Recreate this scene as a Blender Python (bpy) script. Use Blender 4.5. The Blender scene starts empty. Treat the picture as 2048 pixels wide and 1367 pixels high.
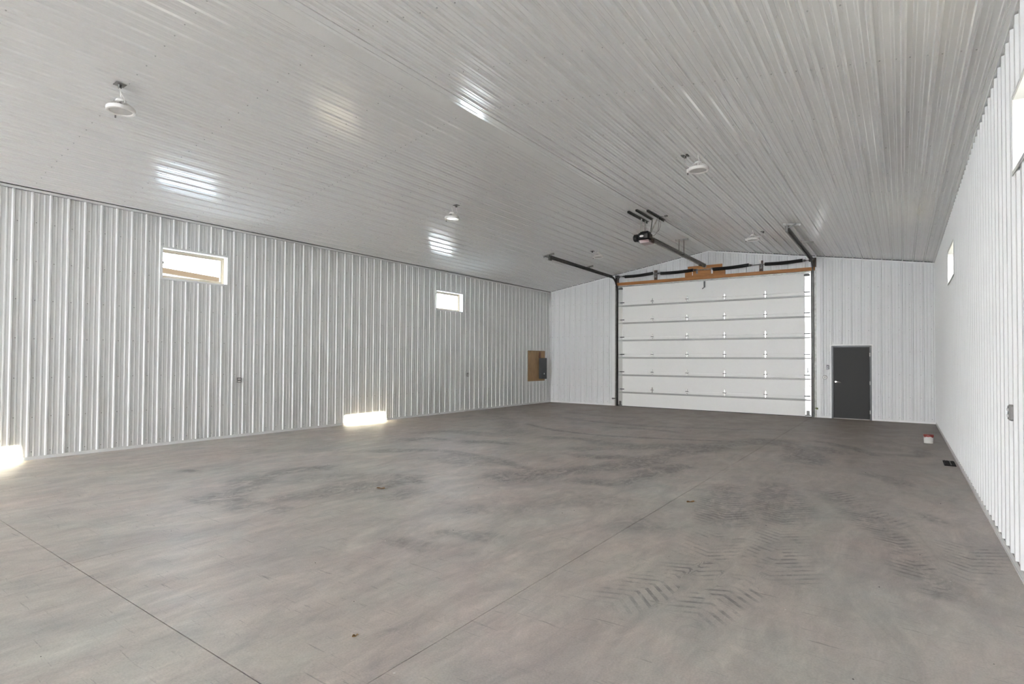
import bpy, math, random
import numpy as np
from mathutils import Vector, Matrix
random.seed(7); rng = np.random.default_rng(7)
C = bpy.context.scene.collection
sc = bpy.context.scene
# ------------------------------------------------------------------ dimensions (metres)
W, H, XR, ZR = 11.597, 4.212, 5.884, 5.157      # room width, eave height, ridge x / z
YR = -37.0                                       # rear wall (behind the camera)
S = 0.2286                                       # rib pitch of the liner panels
# ------------------------------------------------------------------ camera
cam_d = bpy.data.cameras.new('camera'); cam = bpy.data.objects.new('camera', cam_d); C.objects.link(cam)
F_, CX, CY = 1107.65, 1000.32, 698.73
cam_d.sensor_fit = 'HORIZONTAL'; cam_d.sensor_width = 36; cam_d.lens = F_ * 36 / 2048
cam_d.shift_x = (1024 - CX) / 2048; cam_d.shift_y = (CY - 683.5) / 2048
cam_d.clip_start = .05; cam_d.clip_end = 400
yw, pt, rl = 0.62767147, 0.01880405, 0.00676155
fwd = Vector((-math.sin(yw) * math.cos(pt), math.cos(yw) * math.cos(pt), math.sin(pt)))
rt = Vector((math.cos(yw), math.sin(yw), 0)); up = rt.cross(fwd)
r2 = rt * math.cos(rl) + up * math.sin(rl); u2 = -rt * math.sin(rl) + up * math.cos(rl)
M = Matrix((r2, u2, -fwd)).transposed().to_4x4(); M.translation = Vector((10.883, -18.280, 1.584))
cam.matrix_world = M
sc.camera = cam
# ------------------------------------------------------------------ sky, sun, exposure
sc.view_settings.view_transform = 'Standard'; sc.view_settings.look = 'None'
sc.view_settings.exposure = 0.18; sc.view_settings.gamma = 1; sc.view_settings.use_curve_mapping = False
SKY = 40.0; SUN = 205.0
wd = bpy.data.worlds.new('World'); sc.world = wd; wd.use_nodes = True
nt = wd.node_tree; nt.nodes.clear()
o = nt.nodes.new('ShaderNodeOutputWorld'); b = nt.nodes.new('ShaderNodeBackground'); nt.links.new(b.outputs[0], o.inputs[0])
tc = nt.nodes.new('ShaderNodeTexCoord'); sp = nt.nodes.new('ShaderNodeSeparateXYZ'); rp = nt.nodes.new('ShaderNodeValToRGB')
nt.links.new(tc.outputs['Generated'], sp.inputs[0]); nt.links.new(sp.outputs[2], rp.inputs[0]); nt.links.new(rp.outputs[0], b.inputs[0])
rp.color_ramp.elements[0].position = 0.0; rp.color_ramp.elements[0].color = (.97, .975, .99, 1)
rp.color_ramp.elements[1].position = 0.7; rp.color_ramp.elements[1].color = (.70, .84, 1.0, 1)
b.inputs[1].default_value = SKY
sun_d = bpy.data.lights.new('sun', 'SUN'); sun_d.energy = SUN; sun_d.color = (1, .86, .66); sun_d.angle = math.radians(.6)
sun = bpy.data.objects.new('sun', sun_d); C.objects.link(sun)
sdir = Vector((-11.77, -3.06, -3.103)).normalized()
sun.rotation_euler = sdir.to_track_quat('-Z', 'Y').to_euler(); sun.location = (30, 5, 12)
try:
    sc.cycles.max_bounces = 12; sc.cycles.diffuse_bounces = 9; sc.cycles.glossy_bounces = 6
    sc.cycles.sample_clamp_indirect = 20.0; sc.cycles.caustics_reflective = False
except Exception: pass
# ------------------------------------------------------------------ materials
def mat(name, col, rough=.5, metal=0., spec=.5, bump=None, var=None, coat=0., extra=None):
    m = bpy.data.materials.new(name); m.use_nodes = True; n = m.node_tree; p = n.nodes['Principled BSDF']
    p.inputs['Base Color'].default_value = (*col, 1); p.inputs['Roughness'].default_value = rough
    p.inputs['Metallic'].default_value = metal; p.inputs['Specular IOR Level'].default_value = spec
    p.inputs['Coat Weight'].default_value = coat
    tcn = n.nodes.new('ShaderNodeTexCoord')
    if var:                                    # (scale, amount, stretch): soft colour variation
        mp = n.nodes.new('ShaderNodeMapping'); mp.inputs['Scale'].default_value = var[2]
        nz = n.nodes.new('ShaderNodeTexNoise'); nz.inputs['Scale'].default_value = var[0]; nz.inputs['Detail'].default_value = 4
        rr = n.nodes.new('ShaderNodeValToRGB')
        c0 = tuple(c * (1 - var[1]) for c in col); c1 = tuple(min(1, c * (1 + var[1])) for c in col)
        rr.color_ramp.elements[0].position = .3; rr.color_ramp.elements[0].color = (*c0, 1)
        rr.color_ramp.elements[1].position = .7; rr.color_ramp.elements[1].color = (*c1, 1)
        n.links.new(tcn.outputs['Object'], mp.inputs[0]); n.links.new(mp.outputs[0], nz.inputs['Vector'])
        n.links.new(nz.outputs[0], rr.inputs[0]); n.links.new(rr.outputs[0], p.inputs['Base Color'])
    if bump:                                   # (scale, strength, stretch)
        mp = n.nodes.new('ShaderNodeMapping'); mp.inputs['Scale'].default_value = bump[2]
        nz = n.nodes.new('ShaderNodeTexNoise'); nz.inputs['Scale'].default_value = bump[0]; nz.inputs['Detail'].default_value = 1
        bp = n.nodes.new('ShaderNodeBump'); bp.inputs['Strength'].default_value = 1; bp.inputs['Distance'].default_value = bump[1]
        gm = n.nodes.new('ShaderNodeNewGeometry')
        n.links.new(gm.outputs['Position'], mp.inputs[0]); n.links.new(mp.outputs[0], nz.inputs['Vector'])
        n.links.new(nz.outputs[0], bp.inputs['Height']); n.links.new(bp.outputs[0], p.inputs['Normal'])
    return m
M_wall = mat('white_wall_steel', (.75, .75, .745), .40, bump=(1.0, .0006, (2.2, 2.2, .5)))
M_ceil = mat('white_ceiling_steel', (.90, .90, .89), .17, spec=.7, bump=(1.0, .0030, (5.0, .8, 5.0)))
M_trim = mat('white_trim_steel', (.80, .80, .79), .35)
M_core = mat('wall_core', (.10, .10, .095), .8)
M_outer = mat('outer_steel', (.55, .55, .53), .5)
M_dark = mat('dark_rubber', (.022, .022, .022), .5)
M_cscrew = mat('painted_screw_head', (.50, .50, .49), .35)
M_strut = mat('dull_galvanized_strut', (.36, .355, .34), .55, metal=.5)
M_stile = mat('zinc_end_stile', (.50, .49, .47), .34, metal=.8)
M_sill = mat('aluminium_sill', (.45, .43, .41), .6)
M_screw = mat('screw_head', (.30, .30, .29), .4, metal=.6)
M_galv = mat('galvanized_steel', (.29, .28, .26), .5, metal=.75, var=(14, .25, (1, 1, 1)))
M_galvd = mat('dark_galvanized_steel', (.10, .098, .09), .45, metal=.5, var=(10, .3, (1, 1, 1)))
M_hinge = mat('bright_zinc_plate', (.80, .79, .76), .22, metal=.85)
M_door = mat('white_door_skin', (.87, .86, .835), .42, bump=(60, .0003, (1, 1, 1)))
M_black = mat('black_paint', (.018, .018, .018), .38)
M_matte = mat('matte_black_iron', (.012, .011, .010), .8, spec=.15)
M_bdoor = mat('black_door_paint', (.020, .019, .018), .5, spec=.3, bump=(40, .0002, (1, 1, 1)))
M_spring = mat('black_spring_steel', (.008, .008, .008), .35)
M_plastic = mat('black_plastic', (.012, .012, .012), .3)
M_white = mat('white_enamel', (.82, .80, .77), .4)
M_grey = mat('grey_plastic', (.23, .22, .215), .45)
M_lens = mat('frosted_lens', (.72, .71, .68), .25)
M_pink = mat('pinkish_lens', (.30, .19, .185), .3)
M_vinyl = mat('cream_vinyl', (.50, .42, .32), .4)
M_nick = mat('satin_nickel', (.72, .68, .60), .25, metal=.9)
M_red = mat('red_paint', (.22, .018, .012), .35, var=(30, .4, (1, 1, 1)))
M_copper = mat('red_brown_cable', (.12, .03, .02), .5)
M_panelbox = mat('dark_grey_enamel', (.055, .06, .062), .4)
M_leaf = mat('dry_leaf', (.25, .14, .05), .7, var=(30, .5, (1, 1, 1)))
M_rust = mat('brown_painted_wood', (.075, .045, .03), .6, var=(9, .5, (1, 1, 4)))
M_green = mat('green_brass', (.16, .17, .05), .4)
M_dimground = mat('dimmed_ground', (.085, .085, .08), .95, var=(1, .2, (1, 1, 1)))
M_gravel = mat('exterior_concrete', (.52, .535, .55), .9, var=(1, .15, (1, 1, 1)))

def wood(name, c0, c1, stretch, scale=3.):
    m = bpy.data.materials.new(name); m.use_nodes = True; n = m.node_tree; p = n.nodes['Principled BSDF']
    g = n.nodes.new('ShaderNodeNewGeometry'); mp = n.nodes.new('ShaderNodeMapping'); mp.inputs['Scale'].default_value = stretch
    nz = n.nodes.new('ShaderNodeTexNoise'); nz.inputs['Scale'].default_value = scale; nz.inputs['Detail'].default_value = 6; nz.inputs['Distortion'].default_value = 1.2
    rr = n.nodes.new('ShaderNodeValToRGB'); rr.color_ramp.elements[0].position = .3; rr.color_ramp.elements[1].position = .72
    rr.color_ramp.elements[0].color = (*c0, 1); rr.color_ramp.elements[1].color = (*c1, 1)
    n.links.new(g.outputs['Position'], mp.inputs[0]); n.links.new(mp.outputs[0], nz.inputs['Vector'])
    n.links.new(nz.outputs[0], rr.inputs[0]); n.links.new(rr.outputs[0], p.inputs['Base Color']); p.inputs['Roughness'].default_value = .55
    return m
M_wood = wood('orange_stained_lumber', (.30, .115, .022), (.50, .215, .055), (.6, 4, 9))
M_ply = wood('tan_plywood', (.30, .19, .09), (.50, .32, .155), (3, 7, .7))

def glass_mat():
    m = bpy.data.materials.new('window_glass'); m.use_nodes = True; n = m.node_tree; n.nodes.clear()
    o = n.nodes.new('ShaderNodeOutputMaterial'); mx = n.nodes.new('ShaderNodeMixShader'); t = n.nodes.new('ShaderNodeBsdfTransparent')
    g = n.nodes.new('ShaderNodeBsdfGlossy'); g.inputs['Roughness'].default_value = .02; t.inputs[0].default_value = (.93, .95, .94, 1)
    f = n.nodes.new('ShaderNodeFresnel'); gm = n.nodes.new('ShaderNodeNewGeometry'); ml = n.nodes.new('ShaderNodeMath'); ml.operation = 'MULTIPLY_ADD'
    ml.inputs[1].default_value = -(1.5 - 1 / 1.5); ml.inputs[2].default_value = 1.5      # same index from both faces of the thin pane
    n.links.new(gm.outputs['Backfacing'], ml.inputs[0]); n.links.new(ml.outputs[0], f.inputs[0])
    n.links.new(f.outputs[0], mx.inputs[0]); n.links.new(t.outputs[0], mx.inputs[1]); n.links.new(g.outputs[0], mx.inputs[2]); n.links.new(mx.outputs[0], o.inputs[0])
    return m
M_glass = glass_mat()

def floor_mat():
    m = bpy.data.materials.new('power_trowelled_concrete'); m.use_nodes = True; n = m.node_tree; p = n.nodes['Principled BSDF']; L = n.links.new
    def nd(t, **k):
        x = n.nodes.new(t)
        for a, v in k.items(): setattr(x, a, v)
        return x
    geo = nd('ShaderNodeNewGeometry')
    def noise(scale, detail, stretch=(1, 1, 1), dist=0., rot=0., rough=.5):
        mp = nd('ShaderNodeMapping'); mp.inputs['Scale'].default_value = stretch; mp.inputs['Rotation'].default_value = (0, 0, rot)
        L(geo.outputs['Position'], mp.inputs[0])
        z = nd('ShaderNodeTexNoise'); z.inputs['Scale'].default_value = scale; z.inputs['Detail'].default_value = detail
        z.inputs['Distortion'].default_value = dist; z.inputs['Roughness'].default_value = rough
        L(mp.outputs[0], z.inputs['Vector']); return z.outputs[0]
    def ramp(src, p0, p1, c0=(0, 0, 0), c1=(1, 1, 1)):
        r = nd('ShaderNodeValToRGB'); r.color_ramp.elements[0].position = p0; r.color_ramp.elements[1].position = p1
        r.color_ramp.elements[0].color = (*c0, 1); r.color_ramp.elements[1].color = (*c1, 1); L(src, r.inputs[0]); return r.outputs[0]
    def math_(op, a, b_=None, clamp=False):
        x = nd('ShaderNodeMath', operation=op); x.use_clamp = clamp
        for i, v in enumerate((a, b_)):
            if v is None: continue
            if isinstance(v, (int, float)): x.inputs[i].default_value = v
            else: L(v, x.inputs[i])
        return x.outputs[0]
    def mix(f, a, b_, mode='MIX'):
        x = nd('ShaderNodeMixRGB', blend_type=mode)
        for i, v in enumerate((f, a, b_)):
            if isinstance(v, (int, float)): x.inputs[i].default_value = v
            elif isinstance(v, tuple): x.inputs[i].default_value = (*v, 1)
            else: L(v, x.inputs[i])
        return x.outputs[0]
    base = ramp(noise(.55, 3, dist=.6), .38, .62, (.57, .543, .507), (.60, .536, .503))
    warm = ramp(noise(.33, 2, dist=.4, rot=1), .45, .7)
    base = mix(math_('MULTIPLY', warm, .35), base, (.57, .51, .44))
    sw = ramp(noise(2.2, 6, (1, .38, 1), 1.6, .7, .62), .30, .72, (.75, .75, .76), (1.10, 1.09, 1.07))
    base = mix(1, base, sw, 'MULTIPLY')
    sw2 = ramp(noise(9, 6, (1, .45, 1), 1.2, 2.1, .7), .25, .75, (.84, .84, .84), (1.09, 1.09, 1.09))
    base = mix(1, base, sw2, 'MULTIPLY')
    pk = ramp(noise(1.35, 7, (1, .75, 1), 1.2, 1.3, .68), .40, .60, (1.018, .99, .985), (.975, .998, .99))
    base = mix(1, base, pk, 'MULTIPLY')
    fine = ramp(noise(90, 3), .3, .7, (.90, .90, .90), (1.07, 1.07, 1.07))
    base = mix(1, base, fine, 'MULTIPLY')
    # soft dark patches that people and wheels left everywhere
    pat = ramp(noise(1.1, 5, (1, .6, 1), 1.0, .4, .6), .60, .80)
    base = mix(math_('MULTIPLY', pat, .22), base, (.24, .225, .215))
    # brown dust toward the far door, deepened to paint in the light falloff
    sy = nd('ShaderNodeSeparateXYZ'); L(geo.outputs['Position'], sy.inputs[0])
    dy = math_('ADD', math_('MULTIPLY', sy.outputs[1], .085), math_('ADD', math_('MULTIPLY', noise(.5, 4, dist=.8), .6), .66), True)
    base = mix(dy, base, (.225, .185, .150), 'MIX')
    # painted attributes: stain strength, tyre tread coordinates
    at = nd('ShaderNodeAttribute', attribute_name='stain'); tr = nd('ShaderNodeAttribute', attribute_name='tread')
    brk = ramp(noise(5, 8, (1, .6, 1), 2.0, .5, .78), .40, .58)
    st = math_('MULTIPLY', at.outputs['Fac'], math_('ADD', math_('MULTIPLY', brk, 1.05), .22), True)
    base = mix(st, base, (.135, .122, .115))
    s3 = nd('ShaderNodeSeparateXYZ'); L(tr.outputs['Vector'], s3.inputs[0])
    ph = math_('ADD', math_('MULTIPLY', s3.outputs[0], 66.), math_('MULTIPLY', math_('ABSOLUTE', s3.outputs[1]), 46.))
    ch = math_('GREATER_THAN', math_('SINE', ph), .45)
    trd = math_('MULTIPLY', math_('MULTIPLY', ch, s3.outputs[2]), math_('ADD', math_('MULTIPLY', ramp(noise(3.5, 5, dist=1, rot=2, rough=.7), .42, .60), 1.2), .03), True)
    base = mix(trd, base, (.15, .14, .135))
    # short dark scratches in three directions
    for ro, th_ in ((.3, .625), (1.5, .635), (2.5, .63)):
        sc2 = ramp(noise(7.5, 5, (.30, 4.2, 1), .5, ro, .75), th_, th_ + .05)
        base = mix(math_('MULTIPLY', sc2, .45), base, (.17, .155, .145))
    spk = ramp(noise(38, 4, (1, 1, 1), 0, 0, .8), .66, .72)
    base = mix(math_('MULTIPLY', spk, .35), base, (.16, .15, .14))
    # pale scuffs
    sc_ = ramp(noise(1.6, 8, (.22, 3.0, 1), .6, .9, .8), .72, .80)
    base = mix(math_('MULTIPLY', sc_, .35), base, (.58, .56, .53))
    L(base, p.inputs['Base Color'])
    L(ramp(noise(1.5, 5, dist=1), .3, .7, (.42,) * 3, (.60,) * 3), p.inputs['Roughness'])
    p.inputs['Specular IOR Level'].default_value = .45
    bp = nd('ShaderNodeBump'); bp.inputs['Distance'].default_value = .0018; bp.inputs['Strength'].default_value = .6
    L(noise(11, 8, (1, .45, 1), 1.4, .7, .7), bp.inputs['Height']); L(bp.outputs[0], p.inputs['Normal'])
    return m
M_floor = floor_mat()
# ------------------------------------------------------------------ mesh helpers
class MB:
    def __init__(s): s.v = []; s.f = []; s.sm = []
    def add(s, vs, fs, sm=False):
        k = len(s.v); s.v += [tuple(v) for v in vs]; s.f += [tuple(i + k for i in f) for f in fs]; s.sm += [sm] * len(fs); return s
    def box(s, x0, y0, z0, x1, y1, z1, bev=0.):
        x0, x1 = sorted((x0, x1)); y0, y1 = sorted((y0, y1)); z0, z1 = sorted((z0, z1))
        if bev <= 0:
            v = [(x, y, z) for z in (z0, z1) for y in (y0, y1) for x in (x0, x1)]
            return s.add(v, [(0, 2, 3, 1), (4, 5, 7, 6), (0, 1, 5, 4), (2, 6, 7, 3), (0, 4, 6, 2), (1, 3, 7, 5)])
        b_ = min(bev, (x1 - x0) / 2.01, (y1 - y0) / 2.01, (z1 - z0) / 2.01); v = []; idx = {}
        for sx in (0, 1):
            for sy in (0, 1):
                for sz in (0, 1):
                    for a in range(3):
                        c = [(x0, x1)[sx], (y0, y1)[sy], (z0, z1)[sz]]; d = [(b_, -b_)[sx], (b_, -b_)[sy], (b_, -b_)[sz]]
                        q = [c[i] + (0 if i == a else d[i]) for i in range(3)]; idx[(sx, sy, sz, a)] = len(v); v.append(q)
        f = []
        for a in range(3):
            o1, o2 = [i for i in range(3) if i != a]
            for sd in (0, 1):
                lp = []
                for p_, q_ in ((0, 0), (1, 0), (1, 1), (0, 1)):
                    k = [0, 0, 0]; k[a] = sd; k[o1] = p_; k[o2] = q_; lp.append(idx[(*k, a)])
                f.append(lp)
            for p_ in (0, 1):
                for q_ in (0, 1):
                    k0 = [0, 0, 0]; k0[o1] = p_; k0[o2] = q_; k1 = list(k0); k1[a] = 1
                    f.append([idx[(*k0, o1)], idx[(*k1, o1)], idx[(*k1, o2)], idx[(*k0, o2)]])
        for sx in (0, 1):
            for sy in (0, 1):
                for sz in (0, 1): f.append([idx[(sx, sy, sz, a)] for a in range(3)])
        return s.add(v, f)
    def tube(s, pts, r, n=10, cap=True, smooth=True):
        pts = [Vector(p) for p in pts]; rs = r if isinstance(r, (list, tuple)) else [r] * len(pts); vs = []; prev = None
        for i, p in enumerate(pts):
            t = (pts[min(i + 1, len(pts) - 1)] - pts[max(i - 1, 0)]).normalized()
            if prev is None:
                a = Vector((0, 0, 1)) if abs(t.z) < .9 else Vector((1, 0, 0)); u = t.cross(a).normalized()
            else: u = (prev - t * prev.dot(t)).normalized()
            prev = u; w = t.cross(u)
            vs += [p + (u * math.cos(2 * math.pi * j / n) + w * math.sin(2 * math.pi * j / n)) * rs[i] for j in range(n)]
        fs = [(i * n + j, i * n + (j + 1) % n, (i + 1) * n + (j + 1) % n, (i + 1) * n + j) for i in range(len(pts) - 1) for j in range(n)]
        s.add(vs, fs, smooth)
        if cap:
            s.add(vs[:n], [tuple(reversed(range(n)))]); s.add(vs[-n:], [tuple(range(n))])
        return s
    def lathe(s, prof, c, n=24, axis='z', smooth=False, cap=True):
        vs = []
        for r, h in prof:
            for j in range(n):
                a = 2 * math.pi * j / n; x, y = r * math.cos(a), r * math.sin(a)
                vs.append({'z': (c[0] + x, c[1] + y, c[2] + h), 'x': (c[0] + h, c[1] + x, c[2] + y), 'y': (c[0] + x, c[1] + h, c[2] + y)}[axis])
        m = len(prof)
        s.add(vs, [(i * n + j, i * n + (j + 1) % n, (i + 1) * n + (j + 1) % n, (i + 1) * n + j) for i in range(m - 1) for j in range(n)], smooth)
        if cap: s.add(vs[:n], [tuple(reversed(range(n)))]); s.add(vs[-n:], [tuple(range(n))])
        return s
    def bar(s, a, b_, w, t, upv=(0, 0, 1)):      # rectangular bar from a to b
        a, b_ = Vector(a), Vector(b_); d = (b_ - a).normalized(); u = Vector(upv)
        if abs(d.dot(u)) > .98: u = Vector((1, 0, 0))
        x = d.cross(u).normalized(); y = x.cross(d)
        vs = [p + x * sx * w / 2 + y * sy * t / 2 for p in (a, b_) for sx, sy in ((-1, -1), (1, -1), (1, 1), (-1, 1))]
        return s.add(vs, [(3, 2, 1, 0), (4, 5, 6, 7), (0, 1, 5, 4), (1, 2, 6, 5), (2, 3, 7, 6), (3, 0, 4, 7)])
    def angle(s, a, b_, leg, t, n1, n2):         # L section from a to b with legs along n1 and n2
        a, b_, n1, n2 = Vector(a), Vector(b_), Vector(n1).normalized(), Vector(n2).normalized()
        pr = [(0, 0), (leg, 0), (leg, t), (t, t), (t, leg), (0, leg)]
        vs = [p + n1 * u + n2 * w for p in (a, b_) for u, w in pr]
        return s.add(vs, [tuple(range(5, -1, -1)), tuple(range(6, 12))] + [(i, (i + 1) % 6, (i + 1) % 6 + 6, i + 6) for i in range(6)])
    def sweep(s, path, prof, side):              # profile (u,w) swept; u along side, w along the in-plane normal
        side = Vector(side); path = [Vector(p) for p in path]; n = len(prof); vs = []
        for i, p in enumerate(path):
            t = (path[min(i + 1, len(path) - 1)] - path[max(i - 1, 0)]).normalized(); nn = t.cross(side).normalized()
            vs += [p + side * u + nn * w for u, w in prof]
        s.add(vs, [(i * n + j, i * n + (j + 1) % n, (i + 1) * n + (j + 1) % n, (i + 1) * n + j) for i in range(len(path) - 1) for j in range(n)])
        return s.add(vs[:n], [tuple(reversed(range(n)))]).add(vs[-n:], [tuple(range(n))])
    def build(s, name, m, parent=None, off=None, kind=None, label=None):
        L_ = Vector(off) if off is not None else (world_loc(parent) if parent else Vector((0, 0, 0)))
        me = bpy.data.meshes.new(name); me.from_pydata([tuple(Vector(v) - L_) for v in s.v], [], s.f); me.update()
        me.polygons.foreach_set('use_smooth', s.sm); me.materials.append(m)
        ob = bpy.data.objects.new(name, me); C.objects.link(ob)
        if parent: ob.parent = parent
        else: ob.location = L_
        if kind: ob['kind'] = kind
        if label: ob['label'] = label
        return ob
def world_loc(o):
    v = Vector((0, 0, 0))
    while o: v += o.location; o = o.parent
    return v
def tag(o, label=None, cat=None, group=None, kind=None):
    for k, v in (('label', label), ('category', cat), ('group', group), ('kind', kind)):
        if v: o[k] = v
    return o
def thing(name, loc, label, cat, group=None, kind=None):
    e = bpy.data.objects.new(name, None); C.objects.link(e); e.location = loc; e.empty_display_size = .1
    return tag(e, label, cat, group, kind)
def copy_of(ob, loc, parent, name=None):
    c = ob.copy(); C.objects.link(c); c.parent = parent; c.location = loc; return c
# ------------------------------------------------------------------ ribbed liner panels
PR = [(-.0232, 0), (-.0105, .020), (.0105, .020), (.0232, 0)]
for c_ in (S / 3, 2 * S / 3): PR += [(c_ - .016, 0), (c_ - .008, .0058), (c_ + .008, .0058), (c_ + .016, 0)]
def profile(k0, n):
    p = [(k0 - .034, .0006)]
    for k in range(n): p += [(k0 + k * S + a, h + .0006) for a, h in PR]
    p.append((k0 + n * S - .0345, 0.0006)); return p
def hgt(prof, s):
    for (a, ha), (b_, hb) in zip(prof, prof[1:]):
        if a <= s <= b_: return ha + (hb - ha) * (s - a) / max(1e-9, b_ - a)
    return 0
def panel_mb(k0, n, z0, ztop, holes, fmap, smin, smax):
    prof = profile(k0, n); cuts = sorted(set([s for s, _ in prof if smin < s < smax] + [max(prof[0][0], smin), min(prof[-1][0], smax)] + [e for h in holes for e in h[:2] if prof[0][0] < e < prof[-1][0] and smin < e < smax] + ([XR] if prof[0][0] < XR < prof[-1][0] and ztop(0) != ztop(XR) else [])))
    mb = MB()
    for a, b_ in zip(cuts, cuts[1:]):
        if b_ - a < 1e-5: continue
        mid = (a + b_) / 2; segs = [(z0, None)]
        iv = []
        for hs0, hs1, hz0, hz1 in holes:
            if hs0 <= mid <= hs1: iv.append((hz0, hz1))
        iv.sort(); lo = z0; spans = []
        for i0, i1 in iv:
            if i0 > lo + 1e-4: spans.append((lo, lo, i0, i0))
            lo = max(lo, i1)
        if lo < min(ztop(a), ztop(b_)): spans.append((lo, lo, ztop(b_), ztop(a)))
        ha, hb = hgt(prof, a), hgt(prof, b_)
        for za, zb, zc, zd in spans:
            mb.add([fmap(a, za, ha), fmap(b_, zb, hb), fmap(b_, zc, hb), fmap(a, zd, ha)], [(0, 1, 2, 3)])
    return mb
def screws_mb(pts, fmap):
    mb = MB()
    for s, z in pts:
        n = 6; r0, r1 = .0085, .0062
        vs = [fmap(s + r * math.cos(2 * math.pi * j / n), z + r * math.sin(2 * math.pi * j / n), h) for r, h in ((r0, .0008), (r0, .003), (r1, .0035), (r1, .008)) for j in range(n)]
        mb.add(vs, [(i * n + j, i * n + (j + 1) % n, (i + 1) * n + (j + 1) % n, (i + 1) * n + j) for i in range(3) for j in range(n)] + [tuple(range(3 * n, 4 * n))])
    return mb
# windows: (y0, y1) on the long walls, all z 3.03..3.59
WZ0, WZ1 = 3.035, 3.59
WL = [(-13.775, -12.57), (-6.455, -5.27)]
WRt = [(-14.02, -12.62), (-6.66, -5.26)]
BOARD = (-1.60, -.415, .825, 1.935)              # plywood for the electrical panel, left wall
TH = .17
def wall_core(name, fmap, s0, s1, z0, z1, holes, label, cat='wall'):
    ss = sorted({s0, s1, *[e for h in holes for e in h[:2]]}); zs = sorted({z0, z1, *[e for h in holes for e in h[2:]]}); mb = MB()
    for a, b_ in zip(ss, ss[1:]):
        for c, d in zip(zs, zs[1:]):
            if any(h[0] <= (a + b_) / 2 <= h[1] and h[2] <= (c + d) / 2 <= h[3] for h in holes): continue
            p, q = fmap(a, c, -.006), fmap(b_, d, -TH); mb.box(*p, *q)
    o = mb.build(name, M_core, kind='structure'); return tag(o, label, cat)
fL = lambda s, z, h: (h, s, z)
fR = lambda s, z, h: (W - h, s, z)
fF = lambda s, z, h: (s, -h, z)
fB = lambda s, z, h: (s, YR + h, z)
zc = lambda x: H + (ZR - H) * (x / XR if x < XR else (W - x) / (W - XR))
hL = [(a, b_, WZ0, WZ1) for a, b_ in WL]; hR = [(a, b_, WZ0, WZ1) for a, b_ in WRt]
wall_left = wall_core('wall_left', fL, YR, 0.17, -.1, H + .12, hL, 'long white ribbed steel wall on the left with two high windows')
wall_right = wall_core('wall_right', fR, YR, 0.17, -.1, H + .12, hR, 'long white ribbed steel wall on the right with two high windows')
def gable_core(name, y0, y1, label, opening=None):
    mb = MB()
    if opening is None:
        pl_ = [(-TH, -.1), (W + TH, -.1), (W + TH, H + .12), (XR, ZR + .12), (-TH, H + .12)]
        v = [(x, y, z) for y in (y0, y1) for x, z in pl_]
        mb.add(v, [(0, 1, 2, 3, 4), (9, 8, 7, 6, 5)] + [(i, i + 5, (i + 1) % 5 + 5, (i + 1) % 5) for i in range(5)])
    else:
        a, b_, t = opening
        for x0, x1 in ((-TH, a), (b_, W + TH)): mb.box(x0, y0, -.1, x1, y1, H)
        mb.box(a, y0, t, b_, y1, H + .001)
        pl_ = [(-TH, H), (W + TH, H), (W + TH, H + .12), (XR, ZR + .12), (-TH, H + .12)]
        v = [(x, y, z) for y in (y0, y1) for x, z in pl_]
        mb.add(v, [(0, 1, 2, 3, 4), (9, 8, 7, 6, 5)] + [(i, i + 5, (i + 1) % 5 + 5, (i + 1) % 5) for i in range(5)])
    return tag(mb.build(name, M_core, kind='structure'), label, 'wall')
REAR = (0.3, 8.5, 4.15)
wall_far = gable_core('wall_far', .006, TH, 'white ribbed steel gable wall behind the overhead door and black door')
wall_rear = gable_core('wall_rear', YR - TH, YR - .006, 'ribbed gable wall with a wide open doorway behind the viewer', REAR)

def panels(parent, fmap, k0, s_lo, s_hi, z0, ztop, holes, shift, flat=True):
    """4-rib panels from s_lo to s_hi; the mesh is shared between panels without a hole"""
    k = k0 - math.ceil((k0 - s_lo) / (4 * S)) * 4 * S; shared = None
    while k - .0235 < s_hi:
        lo, hi = k - .035, k + 4 * S - .034
        clip = lo < s_lo or hi > s_hi; hh = [h for h in holes if h[0] < hi and h[1] > lo]
        if flat and not clip and not hh:
            if shared is None:
                shared = (panel_mb(k, 4, z0, ztop, [], fmap, -99, 99).build('panel', M_wall, parent), k)
            else: copy_of(shared[0], Vector(shift) * (k - shared[1]), parent)
        else: panel_mb(k, 4, z0, ztop, hh, fmap, max(lo, s_lo), min(hi, s_hi)).build('panel', M_wall, parent)
        k += 4 * S
DOOR_H = (2.70, 8.86, 0, 4.26); WALK = (9.262, 10.212, 0, 2.052)
zt_side = lambda s: H - .035
panels(wall_left, fL, -14.030, YR, 0, .045, zt_side, hL + [BOARD], (0, 1, 0))
panels(wall_right, fR, -14.100, YR, 0, .075, zt_side, hR, (0, 1, 0))
zt_g = lambda x: zc(x) - .02
panels(wall_far, fF, 9.262 + .022, 0, W, .045, zt_g, [DOOR_H, WALK], (1, 0, 0), flat=False)
panels(wall_rear, fB, 9.262, 0, W, .045, zt_g, [(REAR[0], REAR[1], 0, REAR[2])], (1, 0, 0), flat=False)
ROWS = [.655, 1.26, 1.87, 2.465, 3.06, 3.66]
def inh(s, z, hs, m=.02): return any(h[0] - m < s < h[1] + m and h[2] - m < z < h[3] + m for h in hs)
def wall_screws(parent, fmap, k0, lo, hi, holes, rows, dlt):
    k = k0 - math.floor((k0 - lo) / S) * S; pts = []
    while k < hi:
        for z in rows:
            s = k + dlt
            if lo < s < hi and not inh(s, z, holes): pts.append((s + random.uniform(-.004, .004), z + random.uniform(-.008, .008)))
        k += S
    screws_mb(pts, fmap).build('panel_screws', M_screw, parent, kind='stuff')
wall_screws(wall_left, fL, -14.030, YR, 0, hL + [BOARD], ROWS + [.12], .05)
wall_screws(wall_right, fR, -14.100, YR, 0, hR, ROWS + [.12], .05)
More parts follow.
